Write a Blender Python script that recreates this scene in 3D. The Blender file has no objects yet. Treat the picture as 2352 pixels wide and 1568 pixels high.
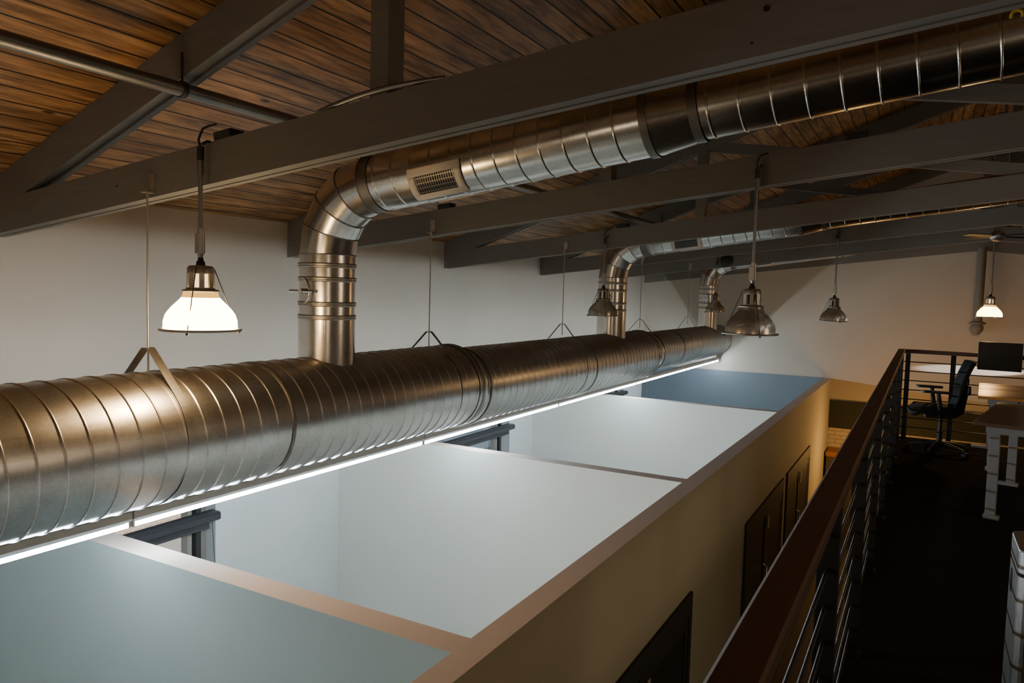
import bpy, math, random
from mathutils import Vector, Matrix
random.seed(4)
PI = math.pi
ZO = 4.40            # camera height above the ground floor; shapes below are written relative to the eye
scene = bpy.context.scene
col = scene.collection
ORG = {}             # world origin of every parent

# ------------------------------------------------------------------ helpers
def V(*a): return Vector(a)

class MB:
    def __init__(s): s.v = []; s.f = []; s.sm = []; s.mi = []
    def add(s, verts, faces, smooth=False, mi=0):
        n = len(s.v); s.v += [tuple(p) for p in verts]
        for f in faces:
            s.f.append([n + i for i in f]); s.sm.append(smooth); s.mi.append(mi)
    def box(s, x0, x1, y0, y1, z0, z1, mi=0):
        s.add([(x0,y0,z0),(x1,y0,z0),(x1,y1,z0),(x0,y1,z0),(x0,y0,z1),(x1,y0,z1),(x1,y1,z1),(x0,y1,z1)],
              [(3,2,1,0),(4,5,6,7),(0,1,5,4),(1,2,6,5),(2,3,7,6),(3,0,4,7)], False, mi)
    def obox(s, c, ax, ay, az, hx, hy, hz, mi=0):
        c = Vector(c); P = []
        for dz in (-1,1):
            for dx, dy in ((-1,-1),(1,-1),(1,1),(-1,1)):
                P.append(c + Vector(ax)*hx*dx + Vector(ay)*hy*dy + Vector(az)*hz*dz)
        s.add(P, [(3,2,1,0),(4,5,6,7),(0,1,5,4),(1,2,6,5),(2,3,7,6),(3,0,4,7)], False, mi)
    def prism_y(s, poly, y0, y1, mi=0):       # polygon in x,z (counter-clockwise seen from -y) pulled along y
        n = len(poly)
        P = [(x, y0, z) for x, z in poly] + [(x, y1, z) for x, z in poly]
        F = [tuple(range(n)), tuple(range(2*n-1, n-1, -1))]
        F += [(i, i+n, (i+1) % n + n, (i+1) % n) for i in range(n)]
        s.add(P, F, False, mi)
    def prism_z(s, poly, z0, z1, mi=0):
        n = len(poly)
        P = [(x, y, z0) for x, y in poly] + [(x, y, z1) for x, y in poly]
        F = [tuple(range(n-1, -1, -1)), tuple(range(n, 2*n))]
        F += [(i, (i+1) % n, (i+1) % n + n, i+n) for i in range(n)]
        s.add(P, F, False, mi)
    def tube(s, pts, r, seg=12, caps=True, smooth=True, mi=0):
        pts = [Vector(p) for p in pts]; n = len(pts)
        rs = r if isinstance(r, (list, tuple)) else [r]*n
        up = None; rings = []
        for i, p in enumerate(pts):
            d = (pts[min(i+1, n-1)] - pts[max(i-1, 0)]).normalized()
            if up is None:
                a = V(0,0,1) if abs(d.z) < .9 else V(1,0,0)
                up = (a - d*a.dot(d)).normalized()
            else: up = (up - d*up.dot(d)).normalized()
            w = d.cross(up)
            rings.append([p + (up*math.cos(2*PI*k/seg) + w*math.sin(2*PI*k/seg))*rs[i] for k in range(seg)])
        P = [q for R in rings for q in R]
        F = [(i*seg+k, i*seg+(k+1) % seg, (i+1)*seg+(k+1) % seg, (i+1)*seg+k) for i in range(n-1) for k in range(seg)]
        s.add(P, F, smooth, mi)
        if caps:
            s.add(rings[0], [tuple(range(seg-1, -1, -1))], False, mi)
            s.add(rings[-1], [tuple(range(seg))], False, mi)
    def lathe(s, prof, c=(0,0,0), seg=32, axis='z', smooth=True, mi=0, wob=0, lobes=0):
        c = Vector(c); P = []
        for r, h in prof:
            for k in range(seg):
                a = 2*PI*k/seg; rr = r + (wob*math.cos(lobes*a) if wob else 0)
                x, y = rr*math.cos(a), rr*math.sin(a)
                P.append(c + (V(x,y,h) if axis == 'z' else V(y,h,x) if axis == 'y' else V(h,x,y)))
        n = len(prof)
        F = [(i*seg+k, i*seg+(k+1) % seg, (i+1)*seg+(k+1) % seg, (i+1)*seg+k) for i in range(n-1) for k in range(seg)]
        s.add(P, F, smooth, mi)
    def build(s, name, mats, parent=None, loc=None, bevel=0, local=False):
        """one mesh object; shapes are in eye-relative coordinates unless local"""
        me = bpy.data.meshes.new(name)
        if parent is not None: o0 = ORG[parent.name]
        elif loc is not None: o0 = Vector(loc)
        else: o0 = V(0,0,0)
        vs = s.v if local else [(x-o0.x, y-o0.y, z-o0.z) for x, y, z in s.v]
        me.from_pydata(vs, [], s.f)
        me.polygons.foreach_set('use_smooth', s.sm)
        for m in (mats if isinstance(mats, (list, tuple)) else [mats]): me.materials.append(m)
        me.polygons.foreach_set('material_index', s.mi)
        me.update()
        o = bpy.data.objects.new(name, me); col.objects.link(o)
        if parent is not None:
            o.parent = parent; ORG[o.name] = o0
        else:
            o.location = (o0.x, o0.y, o0.z + ZO); ORG[o.name] = o0
        if bevel:
            b = o.modifiers.new('bevel', 'BEVEL'); b.width = bevel; b.segments = 2; b.limit_method = 'ANGLE'
        return o

def tag(o, label=None, cat=None, group=None, kind=None):
    if label: o['label'] = label
    if cat: o['category'] = cat
    if group: o['group'] = group
    if kind: o['kind'] = kind
    return o

def thing(name, label, cat, loc, group=None, rz=0, kind=None):
    o = bpy.data.objects.new(name, None); col.objects.link(o)
    o.empty_display_size = .1
    o.location = (loc[0], loc[1], loc[2] + ZO); o.rotation_euler = (0, 0, rz)
    ORG[o.name] = Vector(loc)
    return tag(o, label, cat, group, kind)

def dup(root, loc, label, rz=None, swap=None):
    def cp(o, par):
        c = o.copy(); col.objects.link(c)
        if par is not None: c.parent = par
        if swap and c.type == 'MESH':
            base = o.name.split('.')[0]
            if base in swap:
                c.data = o.data.copy(); c.data.materials.clear(); c.data.materials.append(swap[base])
        for ch in list(o.children): cp(ch, c)
        return c
    r = cp(root, None); r.location = (loc[0], loc[1], loc[2] + ZO)
    if rz is not None: r.rotation_euler = (0, 0, rz)
    r['label'] = label
    ORG[r.name] = Vector(loc)
    return r

# ------------------------------------------------------------------ materials
class NT:
    def __init__(s, name):
        s.m = bpy.data.materials.new(name); s.m.use_nodes = True
        s.t = s.m.node_tree; s.t.nodes.clear()
        s.out = s.t.nodes.new('ShaderNodeOutputMaterial')
    def n(s, typ, **kw):
        o = s.t.nodes.new('ShaderNode' + typ)
        for k, v in kw.items():
            if k in o.inputs.keys():
                if hasattr(v, 'links') or isinstance(v, bpy.types.NodeSocket): s.t.links.new(v, o.inputs[k])
                else: o.inputs[k].default_value = v
            else: setattr(o, k, v)
        return o
    def l(s, a, b): s.t.links.new(a, b)
    def math(s, op, a, b=None):
        o = s.t.nodes.new('ShaderNodeMath'); o.operation = op
        for i, v in enumerate((a, b)):
            if v is None: continue
            if isinstance(v, bpy.types.NodeSocket): s.l(v, o.inputs[i])
            else: o.inputs[i].default_value = v
        return o.outputs[0]
    def mix(s, fac, a, b, blend='MIX'):
        o = s.t.nodes.new('ShaderNodeMix'); o.data_type = 'RGBA'; o.blend_type = blend
        for sock, v in ((o.inputs[0], fac), (o.inputs[6], a), (o.inputs[7], b)):
            if isinstance(v, bpy.types.NodeSocket): s.l(v, sock)
            elif isinstance(v, (int, float)): sock.default_value = v
            else: sock.default_value = (*v, 1) if len(v) == 3 else v
        return o.outputs[2]
    def ramp(s, fac, stops):
        o = s.t.nodes.new('ShaderNodeValToRGB'); e = o.color_ramp.elements
        while len(e) < len(stops): e.new(.5)
        for el, (p, c) in zip(e, stops):
            el.position = p; el.color = (*c, 1) if len(c) == 3 else c
        s.l(fac, o.inputs[0]); return o.outputs[0]
    def bsdf(s, **kw):
        o = s.n('BsdfPrincipled', **kw); s.l(o.outputs[0], s.out.inputs[0]); return o
    def bump(s, h, strength=.2, dist=.01):
        b = s.n('Bump', Strength=strength, Distance=dist); s.l(h, b.inputs['Height']); return b.outputs[0]
    def obj(s): return s.n('TexCoord').outputs['Object']
    def mapped(s, sc, v=None):
        m = s.n('Mapping', Scale=sc); s.l(v if v is not None else s.obj(), m.inputs['Vector']); return m.outputs[0]
    def noise(s, scale, detail=4, vec=None, rough=.55):
        o = s.n('TexNoise', Scale=scale, Detail=detail, Roughness=rough)
        if vec is not None: s.l(vec, o.inputs['Vector'])
        else: s.l(s.obj(), o.inputs['Vector'])
        return o.outputs[0]

def plaster(name, c, rough=.85, var=.06, bump=.05):
    t = NT(name)
    n = t.noise(1.3, 5)
    d = tuple(max(0, x*(1-var)) for x in c)
    cc = t.mix(n, d, tuple(min(1, x*(1+var)) for x in c))
    fine = t.noise(180, 2)
    t.bsdf(**{'Base Color': cc, 'Roughness': rough, 'Normal': t.bump(fine, bump, .002)})
    return t.m

def leftwall(name, hi, lo, zs):
    t = NT(name); co = t.obj()
    sx = t.n('SeparateXYZ'); t.l(co, sx.inputs[0])
    k = t.math('LESS_THAN', sx.outputs[2], zs)
    n = t.noise(1.3, 5)
    v = t.ramp(n, [(.3, (.95, .95, .95)), (.7, (1.04, 1.04, 1.04))])
    cc = t.mix(1, t.mix(k, hi, lo), v, 'MULTIPLY')
    fine = t.noise(180, 2)
    t.bsdf(**{'Base Color': cc, 'Roughness': .75, 'Normal': t.bump(fine, .05, .002)})
    return t.m

def simple(name, c, rough=.5, metal=0, var=.08, scale=20, bump=0, spec=.5):
    t = NT(name)
    n = t.noise(scale, 4)
    cc = t.mix(n, tuple(x*(1-var) for x in c), tuple(min(1, x*(1+var)) for x in c))
    b = t.bsdf(**{'Base Color': cc, 'Roughness': rough, 'Metallic': metal, 'Specular IOR Level': spec})
    if bump: t.l(t.bump(n, bump, .003), b.inputs['Normal'])
    return t.m

def emit(name, c, strength):
    t = NT(name)
    e = t.n('Emission', Color=(*c, 1), Strength=strength); t.l(e.outputs[0], t.out.inputs[0]); return t.m

def mat_planks():
    t = NT('ceiling planks'); co = t.obj()
    sx = t.n('SeparateXYZ'); t.l(co, sx.inputs[0])
    u = t.math('DIVIDE', sx.outputs[0], .1262)
    u = t.math('ADD', u, .68)
    idx = t.math('FLOOR', u); fr = t.math('FRACT', u)
    wn = t.n('TexWhiteNoise', noise_dimensions='1D'); t.l(idx, wn.inputs['W'])
    # grain along the building
    cmb = t.n('CombineXYZ'); t.l(t.math('MULTIPLY', sx.outputs[0], 9), cmb.inputs[0])
    t.l(t.math('ADD', t.math('MULTIPLY', sx.outputs[1], .8), t.math('MULTIPLY', wn.outputs[0], 40)), cmb.inputs[1])
    t.l(idx, cmb.inputs[2])
    g = t.noise(3.2, 8, cmb.outputs[0], .65)
    base = t.ramp(g, [(.30, (.085, .040, .014)), (.42, (.24, .125, .045)), (.55, (.44, .245, .100)), (.72, (.62, .38, .18))])
    tint = t.mix(wn.outputs[0], (.66, .60, .56), (1.18, 1.12, 1.08))
    cc = t.mix(1, base, tint, 'MULTIPLY')
    big = t.noise(.9, 3)
    cc = t.mix(1, cc, t.ramp(big, [(.3, (.62, .6, .6)), (.7, (1.1, 1.1, 1.1))]), 'MULTIPLY')
    # knots
    kv = t.n('CombineXYZ'); t.l(t.math('MULTIPLY', sx.outputs[0], 5.2), kv.inputs[0])
    t.l(t.math('MULTIPLY', sx.outputs[1], 1.7), kv.inputs[1])
    vo = t.n('TexVoronoi', Scale=1.0, Randomness=1.0); t.l(kv.outputs[0], vo.inputs['Vector'])
    kn = t.ramp(vo.outputs['Distance'], [(.05, (1,1,1)), (.085, (0,0,0))])
    cc = t.mix(kn, cc, (.03, .012, .006))
    # plank joints
    edge = t.math('MINIMUM', fr, t.math('SUBTRACT', 1, fr))
    gap = t.ramp(edge, [(.025, (0,0,0)), (.055, (1,1,1))])
    cc = t.mix(gap, (.006, .003, .002), cc)
    h = t.math('ADD', gap, t.math('MULTIPLY', g, .12))
    t.bsdf(**{'Base Color': cc, 'Roughness': .42, 'Specular IOR Level': .4, 'Normal': t.bump(h, .5, .012)})
    return t.m

def mat_timber(name, c):
    t = NT(name); co = t.obj()
    m = t.mapped((1.5, 30, 18), co)
    g = t.noise(2.5, 6, m, .6)
    cc = t.mix(g, tuple(x*.78 for x in c), tuple(x*1.18 for x in c))
    t.bsdf(**{'Base Color': cc, 'Roughness': .6, 'Specular IOR Level': .35, 'Normal': t.bump(g, .12, .004)})
    return t.m

def mat_galv(name, c=(.60, .585, .56), rough=.27, axis='y'):
    t = NT(name); co = t.obj()
    vo = t.n('TexVoronoi', Scale=85.0); t.l(co, vo.inputs['Vector'])
    sc = {'y': (40, 3, 40), 'x': (3, 40, 40), 'z': (40, 40, 3)}[axis]
    n = t.noise(1.6, 5, t.mapped(sc, co), .6)
    big = t.noise(3.5, 4)
    cc = t.mix(vo.outputs['Color'], tuple(x*.90 for x in c), tuple(min(1, x*1.08) for x in c))
    cc = t.mix(1, cc, t.ramp(big, [(.3, (.80, .79, .77)), (.7, (1.05, 1.05, 1.05))]), 'MULTIPLY')
    r = t.math('ADD', t.math('MULTIPLY', n, .08), rough)
    r = t.math('ADD', r, t.math('MULTIPLY', big, .06))
    t.bsdf(**{'Base Color': cc, 'Metallic': 1.0, 'Roughness': r})
    return t.m

def mat_brick(name, c1, c2, mortar, sc=1.0, lay='x'):
    t = NT(name); co = t.obj()
    sx = t.n('SeparateXYZ'); t.l(co, sx.inputs[0])
    cb = t.n('CombineXYZ'); t.l(sx.outputs[0 if lay == 'x' else 1], cb.inputs[0]); t.l(sx.outputs[2], cb.inputs[1])
    b = t.n('TexBrick', Scale=sc, Color1=(*c1, 1), Color2=(*c2, 1), Mortar=(*mortar, 1))
    b.inputs['Mortar Size'].default_value = .012; b.inputs['Brick Width'].default_value = .22; b.inputs['Row Height'].default_value = .075
    t.l(cb.outputs[0], b.inputs['Vector'])
    t.bsdf(**{'Base Color': b.outputs['Color'], 'Roughness': .9, 'Normal': t.bump(t.math('SUBTRACT', 1, b.outputs['Fac']), .4, .01)})
    return t.m

def mat_wood(name, c1, c2, rough, axis='y', spec=.5):
    t = NT(name)
    sc = {'x': (1.2, 22, 22), 'y': (22, 1.2, 22)}[axis]
    g = t.noise(2.2, 8, t.mapped(sc), .6)
    cc = t.mix(g, c1, c2)
    t.bsdf(**{'Base Color': cc, 'Roughness': rough, 'Specular IOR Level': spec, 'Normal': t.bump(g, .06, .003)})
    return t.m

def mat_shade():
    t = NT('prismatic glass')
    p = t.n('BsdfPrincipled', **{'Base Color': (.60, .53, .44, 1), 'Roughness': .22, 'Metallic': .85, 'Specular IOR Level': .9})
    tr = t.n('BsdfTransparent', Color=(.80, .74, .66, 1))
    tl = t.n('BsdfTranslucent', Color=(.50, .45, .38, 1))
    a = t.n('MixShader', Fac=.18); t.l(p.outputs[0], a.inputs[1]); t.l(tl.outputs[0], a.inputs[2])
    b = t.n('MixShader', Fac=.22); t.l(a.outputs[0], b.inputs[1]); t.l(tr.outputs[0], b.inputs[2])
    t.l(b.outputs[0], t.out.inputs[0]); return t.m

def mat_glass():
    t = NT('window glass')
    g = t.n('BsdfGlossy', Roughness=.03, Color=(.9, .95, 1, 1)); tr = t.n('BsdfTransparent', Color=(.94, .97, .96, 1))
    lw = t.n('LayerWeight', Blend=.15); f = t.math('MULTIPLY', lw.outputs['Fresnel'], .5)
    m = t.n('MixShader'); t.l(f, m.inputs[0]); t.l(tr.outputs[0], m.inputs[1]); t.l(g.outputs[0], m.inputs[2])
    t.l(m.outputs[0], t.out.inputs[0]); return t.m

def mat_carpet():
    t = NT('dark carpet'); n = t.noise(240, 3); b = t.noise(4, 4)
    cc = t.mix(n, (.010, .009, .008), (.034, .030, .024)); cc = t.mix(b, cc, (.022, .021, .016))
    t.bsdf(**{'Base Color': cc, 'Roughness': .95, 'Specular IOR Level': .1, 'Normal': t.bump(n, .6, .006)})
    return t.m

ZT_ = -1.42
M = dict(
    planks=mat_planks(),
    timber=mat_timber('grey painted timber', (.185, .170, .145)),
    white=plaster('white wall paint', (.50, .44, .365)),
    leftwall=leftwall('left wall with tube light tone', (.47, .405, .325), (.76, .79, .80), ZT_),  # paler lower tone is tube light on the wall, put into the colour
    office=plaster('office white paint', (.80, .80, .745), rough=.35),
    teal=plaster('grey green paint', (.36, .42, .405), rough=.36),
    blue=plaster('blue grey paint', (.135, .17, .205), rough=.45),
    tan=plaster('corridor wall paint', (.56, .52, .41)),
    cap=plaster('wall top paint', (.62, .52, .45), var=.12, bump=.2),
    galv=mat_galv('galvanised duct y', (.56, .555, .55), .255, axis='y'),
    galvx=mat_galv('galvanised duct x', (.62, .61, .58), .165, axis='x'),
    galvz=mat_galv('galvanised duct z', (.62, .60, .57), .16, axis='z'),
    band=mat_galv('duct band', (.24, .225, .20), .40),
    band2=mat_galv('damper band', (.40, .385, .35), .34),
    strap=mat_galv('steel strap', (.50, .47, .42), .38),
    rod=simple('threaded rod', (.34, .32, .29), .4, 1),
    steel=simple('black painted steel', (.012, .011, .010), .42),
    bar=simple('dark bar steel', (.03, .03, .03), .35, .2),
    chrome=simple('chrome', (.7, .7, .7), .2, 1),
    stem=simple('grey conduit', (.22, .215, .21), .42, .85, scale=90),
    alu=simple('cast aluminium', (.36, .345, .31), .40, .8, scale=60),
    dark=simple('dark fitting', (.035, .032, .030), .5, .3),
    shade=mat_shade(),
    glow=emit('lit glass', (1.0, .66, .30), 32.0),
    glowtop=emit('lit glass neck', (1.0, .52, .11), 1.6),
    glowin=emit('lit lamp core', (1.0, .60, .25), 3.0),
    glow2=emit('lit far glass', (1.0, .56, .18), 22.0),
    led=emit('white tube', (.76, .90, 1.0), 130.0),
    house=simple('light fixture grey', (.50, .49, .46), .45, .3),
    vent=simple('register frame', (.60, .53, .45), .5, .0),
    grille=simple('register blades', (.20, .185, .165), .4, .6),
    void=simple('dark void', (.008, .008, .008), .9),
    handrail=mat_wood('dark stained handrail', (.105, .062, .046), (.19, .115, .085), .6, spec=.25),
    carpet=mat_carpet(),
    slab=simple('loft edge', (.035, .032, .028), .8),
    ground=simple('ground floor', (.085, .07, .055), .6),
    officebounce=simple('pale office bounce floor', (.50, .47, .42), .5),
    frame=simple('door frame', (.055, .058, .062), .6, spec=.25),
    doorglass=simple('dark door glass', (.030, .035, .040), .4, 0, spec=.3),
    wframe=simple('window frame', (.30, .28, .24), .5),
    wdark=simple('window dark frame', (.03, .03, .035), .5),
    glass=mat_glass(),
    blind=simple('dark roller blind', (.035, .035, .045), .45),
    outside=mat_brick('outdoor brick', (.62, .46, .38), (.52, .36, .28), (.72, .68, .62), lay='y'),
    outground=simple('outdoor ground', (.42, .40, .33), .9),
    outroof=simple('outdoor roof', (.30, .29, .27), .8),
    brick=mat_brick('painted brick', (.60, .52, .42), (.55, .47, .37), (.42, .36, .28), lay='x'),
    beam=simple('dark band', (.032, .034, .026), .8),
    desk=mat_wood('desk top', (.10, .06, .035), (.17, .105, .06), .30, 'y'),
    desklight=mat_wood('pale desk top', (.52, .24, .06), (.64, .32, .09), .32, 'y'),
    leg=simple('pale grey metal', (.30, .31, .32), .45, .1),
    mesh=simple('black chair fabric', (.012, .012, .012), .8),
    plastic=simple('black plastic', (.015, .015, .016), .35),
    greyplastic=simple('grey plastic', (.035, .035, .035), .4),
    screen=simple('monitor glass', (.012, .013, .015), .12, spec=.8),
    brushed=mat_galv('brushed steel', (.55, .54, .53), .28, axis='z'),
    cabinet=mat_wood('orange wood', (.30, .12, .03), (.42, .18, .05), .4, 'x'),
    yellow=simple('yellow sticker', (.75, .55, .05), .5),
    paper=simple('white plate', (.62, .62, .60), .5),
)

# ------------------------------------------------------------------ room shell
W, D, RX = -5.06, 14.76, .77           # left wall, far wall, ridge
XR = 2*RX - W                           # right wall
YB = -4.0
G = -4.40                               # ground floor
LOFT = -1.636
EAVE = .56; PITCH = .356
def zroof(x): return EAVE + PITCH*((x - W) if x < RX else (XR - x))
def zch(x):   return .252 + .1095*((x - W) if x < RX else (XR - x))   # underside of the sloping bottom chords
RID = zroof(RX)

m = MB(); m.box(W-.3, XR+.3, YB-.3, D+.3, G-.2, G); tag(m.build('floor', M['ground']), kind='structure')
m = MB()
m.prism_y([(W-.3, zroof(W)-.3*PITCH), (RX, RID), (RX, RID+.15), (W-.3, zroof(W)-.3*PITCH+.15)], YB-.3, D+.3)
m.prism_y([(RX, RID), (XR+.3, zroof(XR)-.3*PITCH), (XR+.3, zroof(XR)-.3*PITCH+.15), (RX, RID+.15)], YB-.3, D+.3)
tag(m.build('ceiling', M['planks']), kind='structure')

def gable(name, y0, y1, mats):
    m = MB()
    m.prism_y([(W, G), (XR, G), (XR, zroof(XR)+.02), (RX, RID+.02), (W, zroof(W)+.02)], y0, y1)
    return tag(m.build(name, mats), kind='structure')
gable('wall_near', YB-.25, YB, M['white'])
gable('wall_far', D, D+.25, M['white'])
m = MB(); m.box(XR, XR+.25, YB-.25, D+.25, G, zroof(XR)+.03); tag(m.build('wall_right', M['white']), kind='structure')

# left wall with three window openings
WIN = [(2.72, 4.116), (7.00, 9.108), (11.55, 13.644)]
WZ0, WZ1 = -3.55, -1.80
m = MB(); ys = [YB-.25]
for a, b in WIN: ys += [a, b]
ys.append(D+.25)
for i in range(0, len(ys), 2): m.box(W-.25, W, ys[i], ys[i+1], G, zroof(W)+.03)
for a, b in WIN:
    m.box(W-.25, W, a, b, G, WZ0); m.box(W-.25, W, a, b, WZ1, zroof(W)+.03)
tag(m.build('wall_left', M['leftwall']), kind='structure')

for i, (a, b) in enumerate(WIN):
    w = thing('window_%d' % (i+1), None, None, (W-.16, (a+b)/2, WZ0), kind='structure')
    x0, x1 = W-.20, W-.12
    m = MB()
    m.box(x0, x1, a, a+.05, WZ0, WZ1); m.box(x0, x1, b-.07, b, WZ0, WZ1)
    m.box(x0, x1, a, b, WZ0, WZ0+.05); m.box(x0, x1, a, b, WZ1-.05, WZ1)
    m.box(x0+.01, x1+.01, b-.185, b-.145, WZ0+.05, WZ1-.05)
    m.build('window_frame', M['wframe'], w)
    m = MB()
    m.box(x0+.01, x1+.03, b-.12, b-.071, WZ0+.05, WZ1-.05)
    m.box(x0+.01, x1+.04, a+.055, a+.155, WZ0+.05, WZ1-.05)
    m.build('window_sash', M['wdark'], w)
    m = MB(); m.box(x0+.03, x0+.036, a+.05, b-.05, WZ0+.05, WZ1-.05); m.build('pane', M['glass'], w)

# roller blinds on the windows
BL = ['dark roller blind above the brick-view window behind the nearest white-topped partition',
      'dark roller blind above the middle window, seen over the second partition top',
      'dark roller blind mostly hidden behind the third partition near the blue wall']
for i, (a, b) in enumerate(WIN):
    t = thing('roller_blind', BL[i], 'blind', (W, (a+b)/2, -1.9), 'roller blinds on the left wall')
    y0, y1 = a+.03, b-.04
    m = MB(); m.prism_y([(W+.004, -1.93), (W+.10, -1.93), (W+.115, -1.915), (W+.115, -1.875), (W+.10, -1.86), (W+.004, -1.86)], y0, y1)
    m.build('cassette', M['blind'], t)
    m = MB(); m.box(W+.04, W+.052, y0+.05, y1-.06, -1.985, -1.93); m.build('blind_fabric', M['wdark'], t)
    m = MB(); m.tube([(W+.046, y0+.05, -1.99), (W+.046, y1-.06, -1.99)], .010, 10); m.build('bottom_bar', M['blind'], t)
    m = MB(); m.tube([(W+.03, y1-.02, -1.93), (W+.02, y1+.02, -2.35), (W+.015, y1+.05, -2.75)], .0025, 6); m.build('cord', M['wdark'], t)

# outdoors seen through the windows
m = MB(); m.box(-13.2, -13, -6, 20, -4.8, -2.2); tag(m.build('wall_outside', M['outside']), kind='structure')
m = MB(); m.box(-30, W-.25, -10, 30, -4.95, -4.8); tag(m.build('ground', M['outground']), kind='structure')
m = MB(); m.prism_y([(-12.4, -3.2), (-7.2, -3.2), (-7.2, -3.0), (-12.4, -1.9)], 11.6, 16); m.box(-12, -7.4, 11.8, 15.8, -4.8, -3.2)
tag(m.build('neighbouring_shed', M['outroof']), 'grey sloping shed roof seen through the middle window', 'shed')

# offices : corridor wall and partitions
ZT = -1.44; XO, XI = -1.44, -1.57
m = MB()
def two_tone(m, x0, x1, y0, y1):   # tan corridor face, white office face, bare top
    m.add([(x1,y0,G),(x1,y1,G),(x1,y1,ZT),(x1,y0,ZT)], [(0,1,2,3)], False, 0)
    m.add([(x0,y1,G),(x0,y0,G),(x0,y0,ZT),(x0,y1,ZT)], [(0,1,2,3)], False, 1)
    m.add([(x0,y0,ZT),(x1,y0,ZT),(x1,y1,ZT),(x0,y1,ZT)], [(0,1,2,3)], False, 2)
    m.add([(x0,y0,G),(x1,y0,G),(x1,y0,ZT),(x0,y0,ZT)], [(0,1,2,3)], False, 1)
    m.add([(x1,y1,G),(x0,y1,G),(x0,y1,ZT),(x1,y1,ZT)], [(0,1,2,3)], False, 1)
two_tone(m, XI, XO, YB, D)
tag(m.build('wall_office_corridor', [M['tan'], M['office'], M['cap']]), kind='structure')
def partition(name, y0, y1, front, back):
    m = MB(); a, b = W, XI
    m.add([(a,y0,G),(b,y0,G),(b,y0,ZT),(a,y0,ZT)], [(0,1,2,3)], False, 0)
    m.add([(b,y1,G),(a,y1,G),(a,y1,ZT),(b,y1,ZT)], [(0,1,2,3)], False, 1)
    m.add([(a,y0,ZT),(b,y0,ZT),(b,y1,ZT),(a,y1,ZT)], [(0,1,2,3)], False, 2)
    tag(m.build(name, [front, back, M['cap']]), kind='structure')
partition('wall_partition_near', 2.40, 2.545, M['teal'], M['office'])
partition('wall_partition_middle', 5.60, 5.735, M['office'], M['office'])
partition('wall_partition_back', 9.82, 9.945, M['office'], M['office'])
m = MB(); m.box(W, XI, D-.03, D, G, ZT); tag(m.build('wall_office_blue', M['blue']), kind='structure')
# pale slab added over the office floor to bounce tube light upward
m = MB(); m.box(W, XI, YB, D-.03, G, G+.02); tag(m.build('floor_office_bounce', M['officebounce']), kind='structure')
# far wall: brick below a dark band
m = MB(); m.box(XO, XR, D-.03, D, G, -2.34); tag(m.build('wall_far_brick', M['brick']), kind='structure')
m = MB(); m.box(XO, XR, D-.06, D, -2.34, -1.84); tag(m.build('trim_1', M['beam']), kind='structure')

# loft floor
m = MB(); m.box(-.27, XR, YB, 10.17, LOFT-.25, LOFT-.012, 1); m.box(-.265, XR, YB, 10.165, LOFT-.012, LOFT, 0)
tag(m.build('floor_loft', [M['carpet'], M['slab']]), kind='structure')

# sliding glass doors of the offices
DOORS = [(3.27, 5.50), (7.45, 9.68), (9.97, 12.10)]
for i, (a, b) in enumerate(DOORS):
    t = thing('door_%d' % (i+1), None, None, (XO, (a+b)/2, G), kind='structure')
    zt = -2.236; x = XO
    m = MB(); m.box(x, x+.022, a, a+.07, G, zt); m.box(x, x+.022, b-.07, b, G, zt); m.box(x, x+.022, a+.07, b-.07, zt-.16, zt)
    m.build('door_frame', M['frame'], t)
    mid = (a+b)/2
    for y0, y1, d in ((a+.07, mid+.05, .004), (mid-.05, b-.07, .012)):
        m = MB()
        m.box(x, x+d+.004, y0, y0+.09, G, zt-.16); m.box(x, x+d+.004, y1-.09, y1, G, zt-.16)
        m.box(x, x+d+.004, y0+.09, y1-.09, zt-.24, zt-.16); m.box(x, x+d+.004, y0+.09, y1-.09, G, G+.15)
        p = m.build('door_panel', M['frame'], t)
        m = MB(); m.box(x, x+d-.001, y0+.09, y1-.09, G+.15, zt-.24); m.build('pane', M['doorglass'], p)
    m = MB(); m.box(x+.018, x+.03, mid+.06, mid+.12, zt-.36, zt-.22); m.build('white_plate', M['paper'], t)
    m = MB(); m.tube([(x+.02, mid-.10, -3.3), (x+.06, mid-.10, -3.28), (x+.06, mid-.10, -2.98), (x+.02, mid-.10, -2.96)], .011, 10)
    m.build('door_handle', M['chrome'], t)

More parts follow.
